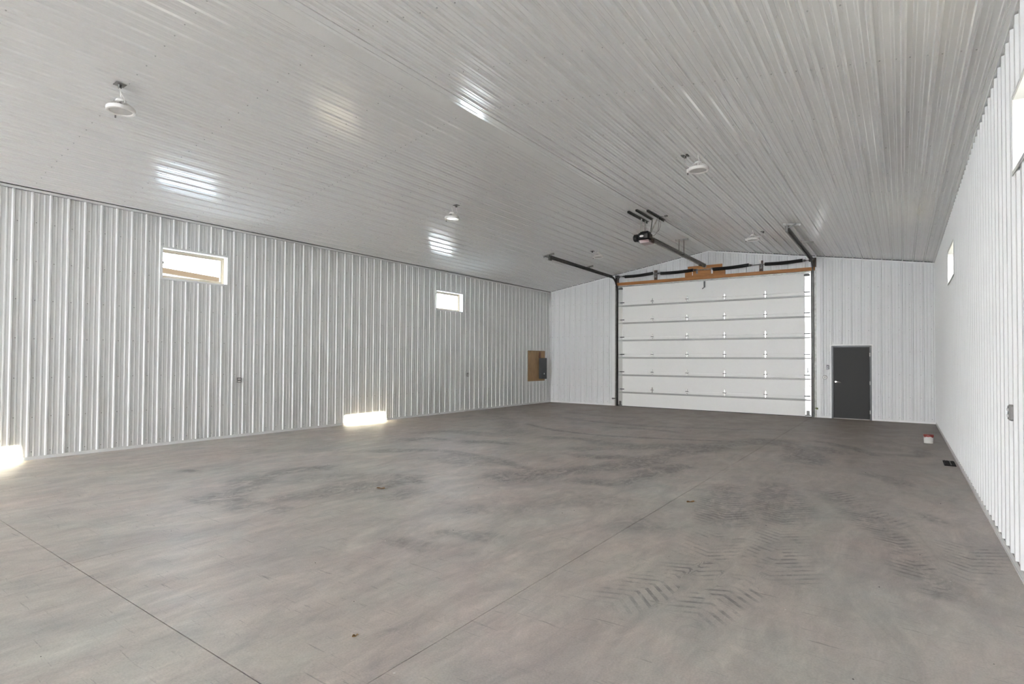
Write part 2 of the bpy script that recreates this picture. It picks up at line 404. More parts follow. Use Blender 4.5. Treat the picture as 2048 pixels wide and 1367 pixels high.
wall_screws(wall_far, fF, 9.284, 0, W, [DOOR_H, WALK], ROWS + [.12], -.06)
# base and top trims
def strip(name, y_or_x, *boxes):
    mb = MB()
    for bx in boxes: mb.box(*bx)
    return mb
mb = MB().box(0, YR, 0, .026, 0, .05); tag(mb.build('baseboard_left', M_trim, kind='structure'), 'thin white metal base trim along the left wall', 'trim')
mb = MB().box(W, YR, 0, W - .010, 0, .068).box(W, YR, .0, W - .016, 0, .012); tag(mb.build('baseboard_right', M_trim, kind='structure'), 'flat pale base trim below the ribs of the right wall', 'trim')
mb = MB()
for a, b_ in ((0, 2.55), (9.0, WALK[0] - .03), (WALK[1] + .03, W)): mb.box(a, 0, 0, b_, -.024, .05)
tag(mb.build('baseboard_far', M_trim, kind='structure'), 'thin white metal base trim along the far gable wall', 'trim')
mb = MB().box(0, YR, H - .075, .026, 0, H - .035); mb.box(0, YR, H - .075, .034, 0, H - .069)
tag(mb.build('trim_1', M_trim, kind='structure'), 'white channel trim at the top of the left wall', 'trim')
mb = MB()
for x0, x1 in ((0, XR), (XR, W)):
    a = [(x0, -.002, zc(x0) - .062), (x1, -.002, zc(x1) - .062), (x1, -.002, zc(x1) - .024), (x0, -.002, zc(x0) - .024)]
    v = a + [(x, -.026, z) for x, _, z in a]
    mb.add(v, [(0, 1, 2, 3), (7, 6, 5, 4), (0, 4, 5, 1), (2, 6, 7, 3), (1, 5, 6, 2), (3, 7, 4, 0)])
tag(mb.build('trim_2', M_trim, kind='structure'), 'white channel trim following the peak of the far gable wall', 'trim')
mb = MB().box(.001, -.001, .05, .03, -.03, H - .06); tag(mb.build('trim_3', M_trim, kind='structure'), 'white corner trim between left wall and far wall', 'trim')
mb = MB().box(W - .001, -.001, .05, W - .03, -.03, H - .06); tag(mb.build('trim_4', M_trim, kind='structure'), 'white corner trim between right wall and far wall', 'trim')
# ------------------------------------------------------------------ ceiling
ceiling = MB()
for x0, x1 in ((-TH, XR), (XR, W + TH)):
    v = [(x, y, zc(min(max(x, 0), W)) + (0 if 0 <= x <= W else -.027) + dz) for dz in (.008, .16) for y in (YR - TH, TH) for x in (x0, x1)]
    ceiling.add(v, [(0, 2, 3, 1), (4, 5, 7, 6), (0, 1, 5, 4), (2, 6, 7, 3), (0, 4, 6, 2), (1, 3, 7, 5)])
ceiling = tag(ceiling.build('ceiling', M_core, kind='structure'), 'pitched white ribbed steel ceiling rising to a low ridge', 'ceiling')
SEAMS = [(YR, -16.95), (-16.95, -12.15), (-12.15, -7.36), (-7.36, 0.0)]
def ceil_side(sgn):
    if sgn > 0: e = Vector((0, 0, H)); d = Vector((XR, 0, ZR - H))
    else: e = Vector((W, 0, H)); d = Vector((XR - W, 0, ZR - H))
    Ls = d.length; d = d.normalized(); nrm = Vector((-d.z, 0, d.x)) if sgn > 0 else Vector((d.z, 0, -d.x))
    nrm = -nrm if nrm.z > 0 else nrm
    fm = lambda s, y, h: tuple(e + d * s + nrm * h + Vector((0, y, 0)))
    # phase: a screw at slope distance of x = 4.73 sits .05 from a rib
    k0 = (4.73 / d.x + .05) if sgn > 0 else ((W - 8.88) / abs(d.x))
    for i, (ya, yb) in enumerate(SEAMS):
        lift = .0038 * (3 - i)
        fm2 = lambda s, z, h, l=lift: fm(s, z, h + l)
        k = k0 - math.ceil(k0 / (4 * S)) * 4 * S; sh = None
        yb2 = yb + (.06 if i < 3 else 0)
        while k < Ls - .02:
            lo, hi = k - .034, k + 4 * S - .0345
            if lo >= 0 and hi <= Ls:
                if sh is None: sh = (panel_mb(k, 4, ya, lambda s: yb2, [], fm2, -9, 99).build('panel', M_ceil, ceiling), k)
                else: copy_of(sh[0], d * (k - sh[1]), ceiling)
            else: panel_mb(k, 4, ya, lambda s: yb2, [], fm2, max(lo, 0), min(hi, Ls)).build('panel', M_ceil, ceiling)
            k += 4 * S
    pts = []
    rows = [-19.2, -18.0, -16.85, -15.65, -14.46, -13.26, -12.19, -10.86, -9.66, -8.48, -7.40, -6.1, -4.9, -3.7, -2.45, -1.25, -.15]
    k = k0 - math.floor(k0 / S) * S
    while k < Ls:
        for y in rows:
            if .03 < k - .05 < Ls - .1:
                pts.append((k - .05, y + random.uniform(-.006, .006)))
                if y in (-12.19, -7.40) and k + .05 < Ls: pts.append((k + .05, y))
        k += S
    screws_mb(pts, lambda s, z, h: fm(s, z, h + .0116)).build('panel_screws', M_cscrew, ceiling, kind='stuff')
ceil_side(1); ceil_side(-1)
# ridge cap (flat V trim) and eave closure strips
mb = MB()
sl1, sl2 = (ZR - H) / XR, (ZR - H) / (W - XR); rw = .19
mb.add([(XR - rw, YR, ZR - rw * sl1 - .022), (XR, YR, ZR - .022), (XR + rw, YR, ZR - rw * sl2 - .022), (XR - rw, 0, ZR - rw * sl1 - .022), (XR, 0, ZR - .022), (XR + rw, 0, ZR - rw * sl2 - .022)], [(0, 1, 4, 3), (1, 2, 5, 4)])
mb.add([(XR - rw, YR, ZR - rw * sl1 - .022), (XR - rw, YR, ZR - rw * sl1 - .004), (XR - rw, 0, ZR - rw * sl1 - .004), (XR - rw, 0, ZR - rw * sl1 - .022)], [(0, 1, 2, 3)])
mb.add([(XR + rw, YR, ZR - rw * sl2 - .022), (XR + rw, YR, ZR - rw * sl2 - .004), (XR + rw, 0, ZR - rw * sl2 - .004), (XR + rw, 0, ZR - rw * sl2 - .022)], [(0, 1, 2, 3)])
tag(mb.build('trim_5', M_ceil, kind='structure'), 'smooth ridge strip along the peak of the ceiling', 'trim')
mb = MB().box(W - .004, YR, H - .012, W - .06, -.03, H + .004); tag(mb.build('trim_6', M_ceil, kind='structure'), 'narrow ceiling edge strip above the right wall', 'trim')
# outer roof and exterior
mb = MB()  # unseen lean-to, added to cut the sun beams to low wall patches
v = [(x, y, z + dz) for dz in (0, .08) for y in (-24.0, -2.6) for x, z in ((W + .17, 4.16), (W + 2.2, 3.81))]
mb.add(v, [(0, 2, 3, 1), (4, 5, 7, 6), (0, 1, 5, 4), (2, 6, 7, 3), (0, 4, 6, 2), (1, 3, 7, 5)])
tag(mb.build('added_sun_blocker', M_trim, kind='structure'), 'unseen white lean-to roof added outside the right wall to trim the sun beams', 'roof')
mb = MB()
for x0, x1, z0, z1 in ((-.75, XR, H - .02, ZR + .16), (XR, W + .75, ZR + .16, H - .02)):
    v = [(x, y, z + dz) for dz in (.02, .1) for y in (YR - .6, .7) for x, z in ((x0, z0), (x1, z1))]
    mb.add(v, [(0, 2, 3, 1), (4, 5, 7, 6), (0, 1, 5, 4), (2, 6, 7, 3), (0, 4, 6, 2), (1, 3, 7, 5)])
tag(mb.build('roof', M_outer, kind='structure'), 'shallow pitched metal roof above the ceiling', 'roof')
mb = MB()
for bx in ((-90, -90, -.35, 90, YR - .17, -.05), (-90, YR - .17, -.35, -.17, 90, -.05), (-.17, .17, -.35, W + .17, 90, -.05)): mb.box(*bx)
tag(mb.build('ground', M_gravel, kind='structure'), 'pale gravel yard around the building', 'ground')
tag(MB().box(W + .17, YR - .17, -.35, 90, 90, -.05).build('low_bounce_ground', M_dimground, kind='structure'), 'unseen ground to the right of the building, darkened to cut bounce light', 'ground')  # separate unseen ground, kept dark to weaken light bounced onto the ceiling
# ------------------------------------------------------------------ floor slabs with worn, tyre-marked concrete
STK = {
'a': ([(2.79, -14.68), (2.72, -14.52), (3.03, -14.49)], .10, .9, 0), 'b': ([(4.15, -15.09), (4.72, -15.08), (4.41, -14.56), (3.89, -13.82), (4.08, -13.22), (4.31, -13.05)], .16, .50, 0),
'c': ([(5.49, -15.01), (5.1, -15.01), (4.51, -14.8), (4.01, -14.33), (3.87, -13.96)], .20, .42, 0), 'c2': ([(5.35, -15.0), (5.55, -14.9), (5.7, -15.1)], .14, .5, 0),
'd': ([(5.07, -14.82), (5.31, -14.34), (5.37, -13.82), (5.55, -13.14), (5.36, -12.68)], .26, .48, 0), 'd2': ([(4.32, -14.1), (4.81, -13.52), (5.66, -13.25)], .40, .32, 0),
'e': ([(6.0, -14.04), (6.17, -13.74), (5.96, -13.19)], .14, .42, 0), 'f': ([(5.09, -12.89), (5.7, -13.02), (6.01, -13.16)], .09, .75, 0),
'g': ([(3.33, -11.96), (4.27, -11.08), (5.07, -11.1), (5.92, -11.29), (6.94, -11.66)], .16, .48, 0), 'g2': ([(4.6, -11.5), (5.3, -11.5), (5.9, -11.9)], .3, .35, 0),
'h': ([(2.98, -10.74), (3.1, -10.11), (3.77, -10.11)], .20, .6, 0), 'h2': ([(2.44, -9.88), (2.77, -8.97), (3.94, -8.87)], .22, .5, 0), 'h3': ([(3.9, -10.2), (4.4, -9.7), (5.1, -9.6)], .2, .6, 0),
'i': ([(3.2, -6.6), (4.32, -7.26), (5.44, -7.46), (6.19, -7.35), (7.59, -6.88), (8.45, -6.54)], .09, .6, 0),
'j': ([(6.38, -12.5), (6.86, -11.51), (7.47, -10.33), (7.69, -8.71), (8.16, -7.26), (8.74, -6.14), (9.39, -7.03), (9.68, -8.6)], .30, .55, 0),
'j2': ([(6.0, -9.6), (6.9, -8.6), (7.8, -7.4), (8.8, -6.3), (9.6, -6.5), (10.2, -7.2)], .22, .45, 0),
'k': ([(7.19, -11.68), (7.91, -11.51), (8.03, -10.38), (8.29, -9.58)], .20, .55, 0),
'l1': ([(9.03, -10.64), (9.25, -11.61), (9.53, -12.8)], .24, .42, 1), 'l2': ([(9.5, -10.09), (9.74, -11.23), (9.95, -12.38)], .25, .42, 1), 'l3': ([(9.49, -12.83), (9.66, -14.2)], .24, .12, 1),
'l4': ([(9.95, -12.4), (10.1, -13.9)], .24, .1, 1), 'm': ([(10.41, -11.0), (10.79, -12.03), (11.01, -13.04), (11.22, -13.43)], .16, .30, 1), 'm2': ([(10.04, -10.22), (10.61, -11.34), (10.86, -11.79)], .2, .28, 1),
'm3': ([(10.91, -13.3), (11.06, -13.4), (11.28, -13.43)], .12, .6, 0), 'm4': ([(10.5, -11.5), (10.75, -11.55)], .12, .65, 0), 'n': ([(10.92, -10.98), (11.07, -10.99), (11.25, -11.39)], .10, .6, 0),
'o': ([(9.3, -15.0), (9.41, -14.58), (9.54, -14.03), (9.60, -13.7)], .17, .12, 1), 'o2': ([(9.80, -14.9), (9.9, -14.3), (9.97, -13.8)], .15, .06, 1),
'p': ([(7.07, -14.85), (7.51, -14.85), (7.83, -14.77)], .12, .42, 0), 'p2': ([(7.45, -14.73), (7.52, -14.41), (7.9, -14.31), (8.16, -14.28)], .12, .40, 0),
'q': ([(8.6, -13.4), (8.84, -13.02), (9.0, -12.79)], .28, .35, 0), 'r': ([(8.72, -11.23), (9.14, -11.24), (9.41, -11.19)], .08, .5, 0), 's': ([(8.44, -16.29), (8.45, -16.08), (8.48, -15.75)], .04, .4, 0),
't': ([(7.63, -10.69), (8.04, -10.81), (8.15, -10.51)], .14, .45, 0), 'u': ([(6.89, -13.69), (7.44, -13.52), (7.87, -12.67), (8.63, -12.36)], .22, .26, 0),
'v': ([(11.2, -5.3), (11.1, -6.4), (10.49, -6.5)], .12, .45, 0), 'w': ([(11.33, -11.79), (11.32, -12.56), (11.23, -13.22)], .18, .12, 1),
'x1': ([(6.5, -5.0), (7.3, -4.6), (8.2, -4.4)], .2, .35, 0), 'x2': ([(3.0, -4.6), (4.2, -5.1), (5.6, -5.2), (7, -5)], .14, .45, 0), 'x3': ([(5.0, -6.0), (6.2, -5.8), (7.0, -6.0)], .12, .5, 0),
'x4': ([(2.2, -3.0), (3.6, -3.6), (5.0, -3.4)], .16, .4, 0), 'x5': ([(9.3, -5.4), (10.0, -6.0), (10.6, -7.0)], .12, .5, 0), 'x6': ([(4.8, -8.6), (5.6, -8.2), (6.4, -8.5), (7.0, -8.2)], .2, .45, 0),
'x7': ([(1.6, -5.5), (2.6, -6.6), (3.6, -7.9), (4.3, -9.0)], .25, .28, 0), 'x8': ([(10.2, -8.8), (10.7, -9.0), (11.0, -9.6)], .12, .4, 0), 'x9': ([(6.3, -10.0), (6.9, -9.9), (7.2, -9.4)], .16, .5, 0),
}
CUTX = [-.17, 2.9, 5.70, 8.76, W + .17]; CUTY = [YR - .17, -16.75, .17]
def stroke_fields(P):
    st = np.zeros(len(P)); tr = np.zeros((len(P), 3)); best = np.full(len(P), 1e9)
    for pts, wd_, k, tread in STK.values():
        Q = []
        for i in range(len(pts) - 1):           # Catmull-Rom smoothing
            p0, p1, p2, p3 = [np.array(pts[j]) for j in (max(i - 1, 0), i, i + 1, min(i + 2, len(pts) - 1))]
            for t in np.linspace(0, 1, 7)[:-1]: Q.append(.5 * ((2 * p1) + (-p0 + p2) * t + (2 * p0 - 5 * p1 + 4 * p2 - p3) * t * t + (-p0 + 3 * p1 - 3 * p2 + p3) * t ** 3))
        Q.append(np.array(pts[-1])); Q = np.array(Q); acc = 0; dmin = np.full(len(P), 1e9); ss = np.zeros(len(P)); tt = np.zeros(len(P))
        for a, b_ in zip(Q, Q[1:]):
            d = b_ - a; l = np.hypot(*d)
            if l < 1e-6: continue
            d = d / l; r_ = P - a; s_ = r_ @ d; t_ = r_[:, 0] * d[1] - r_[:, 1] * d[0]; sc_ = np.clip(s_, 0, l)
            dd = np.hypot(s_ - sc_, t_); m = dd < dmin; dmin[m] = dd[m]; ss[m] = acc + sc_[m]; tt[m] = t_[m]; acc += l
        wv = wd_ * (1 + .25 * np.sin(ss * 3.1 + wd_ * 40)); g = 1 / (1 + np.exp((dmin - wv) / (wd_ * .16)))
        end = np.clip(np.minimum(ss, acc - ss) / .25, .15, 1)
        st = np.maximum(st, g * k * end)
        if tread:
            m = (dmin < wd_ * 1.6) & (dmin < best); best[m] = dmin[m]; tr[m, 0] = ss[m]; tr[m, 1] = tt[m]; tr[m, 2] = (g * end)[m] * .55
    return st, tr
floor = tag(MB().box(-.17, YR - .17, -.12, W + .17, .17, -.012).build('floor', M_core, kind='structure'), 'worn grey concrete floor with saw-cut joints and tyre marks', 'floor')
gp = .0022
for i in range(4):
    for j in range(2):
        x0, x1 = CUTX[i] + gp * (1 if i else 0), CUTX[i + 1] - gp * (1 if i < 3 else 0); y0, y1 = CUTY[j] + gp * (1.4 if j else 0), CUTY[j + 1] - gp * (0 if j else 1.4)
        nx, ny = max(2, int((x1 - x0) / .05)), max(2, int((y1 - y0) / .05)); xs = np.linspace(x0, x1, nx + 1); ys = np.linspace(y0, y1, ny + 1)
        gx, gy = np.meshgrid(xs, ys); P = np.stack([gx.ravel(), gy.ravel()], 1); st, tr = stroke_fields(P)
        V = [(float(a), float(b_), 0.) for a, b_ in P]; n1 = nx + 1
        Fc = [(r * n1 + c, r * n1 + c + 1, (r + 1) * n1 + c + 1, (r + 1) * n1 + c) for r in range(ny) for c in range(nx)]
        rim = list(range(n1)) + [r * n1 + nx for r in range(1, ny + 1)] + [ny * n1 + c for c in range(nx - 1, -1, -1)] + [r * n1 for r in range(ny - 1, 0, -1)]
        k = len(V); V += [(V[q][0], V[q][1], -.012) for q in rim]; st = np.concatenate([st, np.zeros(len(rim))]); tr = np.concatenate([tr, np.zeros((len(rim), 3))])
        for q in range(len(rim)): Fc.append((rim[q], k + q, k + (q + 1) % len(rim), rim[(q + 1) % len(rim)]))
        me = bpy.data.meshes.new('slab'); me.from_pydata(V, [], Fc); me.update()
        a = me.attributes.new('stain', 'FLOAT', 'POINT'); a.data.foreach_set('value', st.astype(np.float32))
        a = me.attributes.new('tread', 'FLOAT_VECTOR', 'POINT'); a.data.foreach_set('vector', tr.astype(np.float32).ravel())
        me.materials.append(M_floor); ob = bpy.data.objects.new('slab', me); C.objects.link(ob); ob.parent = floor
# ------------------------------------------------------------------ windows
def window(n, fmap, y0, y1, sgn, label):
    z0, z1 = WZ0, WZ1; yc = (y0 + y1) / 2; base = fmap(yc, z0, 0)
    w = thing('window_%d' % n, base, label, 'window', 'high horizontal windows', 'structure')
    def ring(o, i, ha, hb, m, name):              # rectangular ring between outer o and inner i margins
        mb = MB(); a0, a1, b0, b1 = y0 - o, y1 + o, z0 - o, z1 + o; c0, c1, d0, d1 = y0 - i, y1 + i, z0 - i, z1 + i
        for (p, q, r, s_) in ((a0, a1, b0, d0), (a0, a1, d1, b1), (a0, c0, d0, d1), (c1, a1, d0, d1)): mb.box(*fmap(p, r, ha), *fmap(q, s_, hb))
        return mb.build(name, m, w)
    ring(.026, -.004, .0215, .0265, M_trim, 'window_trim')
    ring(.0, -.010, .0215, -TH + .05, M_trim, 'jamb_liner')
    ring(-.010, -.042, -TH + .062, -TH, M_vinyl, 'window_frame')
    ring(-.042, -.068, -TH + .045, -TH + .008, M_vinyl, 'sash')
    mb = MB().box(*fmap(y0 + .06, z0 + .06, -TH + .024), *fmap(y1 - .06, z1 - .06, -TH + .028)); mb.build('pane', M_glass, w)
    return w
window(1, fL, *WL[0], 1, 'larger high window in the left wall, nearer the viewer, a roof outside')
window(2, fL, *WL[1], 1, 'farther high window in the left wall, washed out white')
window(3, fR, *WRt[1], -1, 'farther high window in the right wall, seen almost edge on')
window(4, fR, *WRt[0], -1, 'high window in the right wall cut by the picture edge')
# ------------------------------------------------------------------ overhead door (door_1)
DX0, DX1, DY = 2.80, 8.76, -.052
d1 = thing('door_1', (5.78, DY, 0), 'wide white sectional overhead door of seven panels in the far wall', 'garage door', None, 'structure')
HZ = .6035; hx = [2.90 + .05, 4.03, 5.20, 6.37, 7.55, 8.66]
hinge_src = None
def hinge_mb(x, z, y):
    mb = MB(); prof = [(-.105, .006), (-.085, .015), (-.05, .022), (-.014, .019), (-.014, -.019), (-.05, -.022), (-.085, -.015), (-.105, -.006)]
    for sg in (1, -1):
        v = [(x + b_, y, z + sg * -a) for a, b_ in prof] + [(x + b_ * .7, y - .008, z + sg * -(a * .95)) for a, b_ in prof]
        mb.add(v, [tuple(range(8)), tuple(range(15, 7, -1))] + [(i, (i + 1) % 8, (i + 1) % 8 + 8, i + 8) for i in range(8)])
    return mb
hcopy = {}
for i in range(7):
    z0, z1 = i * HZ + (.018 if i == 0 else .004), (i + 1) * HZ - .003
    mb = MB().box(DX0, DY, z0, DX1, DY + .045, z1 - .005, .003).box(DX0, DY + .018, z1 - .01, DX1, DY + .04, z1 + .006)
    sec = mb.build('section', M_door, d1)
    if i == 0: MB().box(DX0, DY + .005, 0.0, DX1, DY + .04, .02).build('bottom_seal', M_dark, sec, off=(5.78, DY, 0))
    for xa, xb, nm in ((DX0 - .002, DX0 + .155, 0), (DX1 - .155, DX1 + .002, 1)):
        MB().box(xa, DY + .003, z0 + .002, xb, DY - .004, z1 - .004, .001).build('end_stile', M_stile, sec, off=(5.78, DY, 0))
    if i < 6:
        zs = z1 - .115 + .002; mb = MB()      # omega-shaped reinforcing strut
        pr = [(.0, -.045), (.0, -.027), (-.040, -.022), (-.040, .022), (.0, .027), (.0, .045), (-.003, .045), (-.003, .029), (-.045, .025), (-.045, -.025), (-.003, -.029), (-.003, -.045)]
        zs = z1 + .002 - .118
        v = [(x, DY + yy, zs + zz * .62) for x in (DX0 + .02, DX1 - .01) for yy, zz in pr]; n = len(pr)
        mb.add(v, [tuple(range(n)), tuple(range(2 * n - 1, n - 1, -1))] + [(k, (k + 1) % n, (k + 1) % n + n, k + n) for k in range(n)])
        mb.build('strut', M_strut, sec, off=(5.78, DY, 0))
        for k, x in enumerate(hx):
            zj = z1 + .002
            if k in (0, 5):
                mb = MB().box(x - .075, DY - .004, zj - .016, x + .075, DY - .030, zj + .012, .003)
                for q in (-.05, -.015, .02, .05): mb.lathe([(.006, 0), (.006, -.01)], (x + q, DY - .028, zj), 6, 'y')
                xo = x + (-.13 if k == 0 else .10); mb.tube([(x, DY - .028, zj), (xo, DY - .036, zj)], .006, 6)
                mb.build('roller_hinge', M_black, sec, off=(5.78, DY, 0))
            else:
                hg = hinge_mb(x, zj, DY - .001).build('hinge', M_hinge, sec, off=(5.78, DY, 0))
                mb = MB().tube([(x - .044, DY - .012, zj), (x + .044, DY - .012, zj)], .0085, 8)
                mb.box(x - .052, DY - .004, zj - .007, x - .038, DY - .024, zj + .007).box(x + .038, DY - .004, zj - .007, x + .052, DY - .024, zj + .007)
                mb.build('hinge_pin', M_black, sec, off=(5.78, DY, 0))
    if i == 0:
        for x in (2.88, 8.68): MB().box(x - .07, DY - .005, .03, x + .07, DY - .04, .06, .004).box(x - .04, DY - .005, .06, x + .04, DY - .016, .18).build('bottom_bracket', M_galvd, sec, off=(5.78, DY, 0))
    if i == 6:
        for x in (2.89, 8.66): MB().box(x - .075, DY - .004, 4.085, x + .075, DY - .05, 4.135, .006).box(x - .05, DY - .004, 4.135, x + .05, DY - .02, 4.16).build('top_bracket', M_galvd, sec, off=(5.78, DY, 0))
        MB().box(DX0 + .02, DY - .001, 4.175, DX1 - .02, DY - .03, 4.21).build('top_strut', M_galv, sec, off=(5.78, DY, 0))
mb = MB().box(8.665, DY - .003, 1.27, 8.685, DY - .02, 1.42).box(8.655, DY - .018, 1.30, 8.695, DY - .03, 1.33)
mb.build('slide_lock', M_plastic, d1)
mb = MB().tube([(8.78, DY - .02, .86), (8.72, DY - .04, .90), (8.67, DY - .05, .905), (8.65, DY - .05, .88), (8.67, DY - .05, .85), (8.74, DY - .04, .855)], .007, 6); mb.build('pull_handle', M_galv, d1)
# white jamb wraps on both sides of the overhead door
for n_, (xa, xb) in ((7, (2.55, 2.705)), (8, (8.865, 9.0))):
    mb = MB().box(xa, 0, 0, xb, -.03, 4.30, .003)
    tag(mb.build('trim_%d' % n_, M_trim, kind='structure'), 'white jamb wrap on the %s side of the overhead door' % ('left' if n_ == 7 else 'right'), 'trim')
# ------------------------------------------------------------------ timber header and spring pads
hd = thing('door_header', (5.78, 0, 4.29), 'orange stained timber board above the overhead door with stacked pads', 'header board')
MB().box(2.71, -.003, 4.235, 8.86, -.045, 4.335, .003).build('header_board', M_wood, hd)
MB().box(5.13, -.005, 4.337, 6.39, -.047, 4.50, .003).build('spring_pad', M_wood, hd)
MB().box(5.22, -.005, 4.502, 6.30, -.045, 4.675, .003).build('spring_pad', M_wood, hd)
for x in (4.14, 7.43): MB().box(x - .052, -.005, 4.337, x + .052, -.047, 4.66, .003).build('bearing_block', M_rust, hd, label='dark brown block')
for x in (2.745, 8.845): MB().box(x - .05, -.005, 4.337, x + .05, -.047, 4.60, .003).build('end_block', M_rust, hd, label='dark brown block')
# ------------------------------------------------------------------ torsion spring assembly
SY, SZ = -.13, 4.53
ts = thing('torsion_spring_assembly', (5.78, SY, SZ), 'black torsion springs on a steel shaft above the overhead door', 'door springs')
MB().tube([(2.72, SY, SZ), (8.87, SY, SZ)], .0135, 10).build('shaft', M_galv, ts)
for x0, x1, sag0, sag1 in ((3.07, 4.075, -.012, .022), (4.34, 5.42, -.006, .012), (6.03, 7.10, -.016, .016), (7.55, 8.56, -.004, .010)):
    pts, rs = [], []; n = 84
    for i in range(n + 1):
        t = i / n; pts.append((x0 + (x1 - x0) * t, SY, SZ + sag0 * (1 - t) + sag1 * t - .018 * math.sin(math.pi * t))); rs.append(.049 + (.005 if i % 2 else 0))
    MB().tube(pts, rs, 12, smooth=False).build('spring', M_spring, ts)
for x, sg in ((3.05, -1), (4.30, -1), (5.46, 1), (7.12, 1), (8.58, 1)):
    MB().lathe([(.034, 0), (.03, .03 * sg), (.02, .06 * sg), (.02, .075 * sg)], (x, SY, SZ), 14, 'x').build('winding_cone', M_galvd, ts)
for x in (4.14, 5.52, 5.985, 7.43):                   # bearing plates
    MB().box(x - .004, -.048, SZ - .09, x + .004, SY - .03, SZ + .04).box(x - .03, -.048, SZ - .11, x + .03, -.053, SZ + .05).build('bearing_plate', M_galv, ts)
for x in (2.735, 8.855):
    MB().box(x - .004, -.048, SZ - .16, x + .004, SY - .05, SZ + .06).lathe([(.03, -.012), (.03, .012)], (x, SY, SZ), 12, 'x').build('end_bearing_plate', M_galvd, ts)
for x, sg in ((2.80, 1), (8.79, -1)):
    MB().lathe([(.062, 0), (.062, .008 * sg), (.05, .012 * sg), (.05, .05 * sg), (.04, .07 * sg), (.025, .075 * sg)], (x, SY, SZ), 18, 'x').build('cable_drum', M_galvd, ts)
for x in (2.815, 8.775): MB().tube([(x, SY - .04, SZ - .02), (x, -.10, 2.3), (x, -.075, .08)], .0025, 5).build('lift_cable', M_galvd, ts)
MB().box(7.395, -.165, 4.545, 7.455, -.168, 4.665).build('warning_tag', M_white, ts)
MB().box(5.995, -.16, 4.37, 6.045, -.163, 4.50).build('warning_tag', M_white, ts)
MB().box(5.40, -.16, 4.36, 5.42, -.163, 4.48).build('warning_tag', M_white, ts)
MB().lathe([(.02, -.02), (.02, .02)], (5.79, SY, SZ), 10, 'x').build('shaft_coupler', M_hinge, ts)
# ------------------------------------------------------------------ door tracks
def track(x, sg, lab):
    t = thing('door_track', (x, -.09, 0), lab, 'door track', 'overhead door tracks')
    path = [(x, -.09, .01), (x, -.09, 4.1)] + [(x, -.47 + .38 * math.cos(a), 4.1 + .38 * math.sin(a)) for a in np.linspace(0, math.pi / 2, 10)[1:]]
    ch = [(-.012, -.034), (.016, -.034), (.016, -.028), (-.006, -.028), (-.006, .028), (.016, .028), (.016, .034), (-.012, .034)]
    ch = [(u * sg, w) for u, w in ch]
    MB().sweep(path[:2], ch, (1, 0, 0)).build('vertical_track', M_galvd, t)
    MB().sweep(path[1:], ch, (1, 0, 0)).build('curved_track', M_galvd, t)
    MB().sweep([path[-1], (x, -4.66, 4.515)], ch, (1, 0, 0)).build('horizontal_track', M_galvd, t)
    # angle stiffeners: wall angle up the jamb, ceiling angle along the horizontal run
    MB().angle((x - sg * .02, -.031, .0), (x - sg * .02, -.031, 4.232), .06, .004, (-sg, 0, 0), (0, -1, 0)).build('wall_angle', M_galv, t)
    MB().angle((x - sg * .014, -.40, 4.50), (x - sg * .014, -4.70, 4.545), .055, .004, (-sg, 0, 0), (0, 0, 1)).build('track_angle', M_galvd, t)
    return t
tl = track(2.745, 1, 'long galvanized door track curving back along the ceiling at the left of the overhead door')
tr_ = track(8.815, -1, 'long galvanized door track curving back along the ceiling at the right of the overhead door')
def cz(x): return zc(x) - .02
for t, x, xa, xb, ys in ((tl, 2.72, 2.50, 2.86, (-4.62, -2.15)), (tr_, 8.84, 8.76, 9.11, (-4.72, -2.5))):
    for i, y in enumerate(ys):
        MB().angle((xa, y, cz(xa)), (xb, y, cz(xb)), .045, .004, (0, 0, -1), (0, -1, 0)).build('ceiling_angle', M_galv, t)
        MB().bar((x, y, cz(x) - .002), (x, y, 4.50), .034, .004, (1, 0, 0)).build('hanger_strap', M_galvd, t)
        if i == 0:
            xe = xa + .04 if x < 5 else xb - .08
            MB().bar((xe, y - .006, cz(xe) - .01), (x, y - .006, 4.53), .028, .004, (0, 1, 0)).build('diagonal_brace', M_galvd, t)
            MB().box(x - .03, y - .05, 4.455, x + .03, y + .07, 4.575, .004).build('end_stop', M_galvd, t)
# ------------------------------------------------------------------ opener
OX = 5.76
op = thing('garage_door_opener', (OX, -5.15, 4.64), 'black trolley opener hanging below the ridge with a long steel rail to the header', 'garage door opener')
MB().box(OX - .15, -5.29, 4.555, OX + .15, -5.02, 4.735, .035).build('motor_housing', M_plastic, op)
MB().box(OX - .10, -5.26, 4.73, OX + .12, -5.04, 4.775, .02).build('top_cover', M_plastic, op)
MB().lathe([(.02, -.14), (.07, -.14), (.088, -.12), (.088, -.05), (.07, -.02), (.05, .02)], (OX - .145, -5.16, 4.64), 20, 'x').build('gear_case', M_plastic, op)
mb = MB()
for k in range(4): mb.lathe([(.094, 0), (.094, .007)], (OX - .262 + k * .022, -5.16, 4.64), 20, 'x')
mb.build('cooling_rings', M_plastic, op)
for k in (0, 1): MB().box(OX + .055 + k * .035, -5.29, 4.585, OX + .066 + k * .035, -5.296, 4.705, .002).build('housing_stripe', M_grey, op)
bd = []
for h_ in (-5.290, -5.296): bd += [(OX - .035 + .052 * math.cos(2 * math.pi * j / 24), h_, 4.648 + .026 * math.sin(2 * math.pi * j / 24)) for j in range(24)]
MB().add(bd, [tuple(range(23, -1, -1)), tuple(range(24, 48))] + [(j, (j + 1) % 24, 24 + (j + 1) % 24, 24 + j) for j in range(24)]).build('oval_badge', M_white, op, label='small white oval badge')
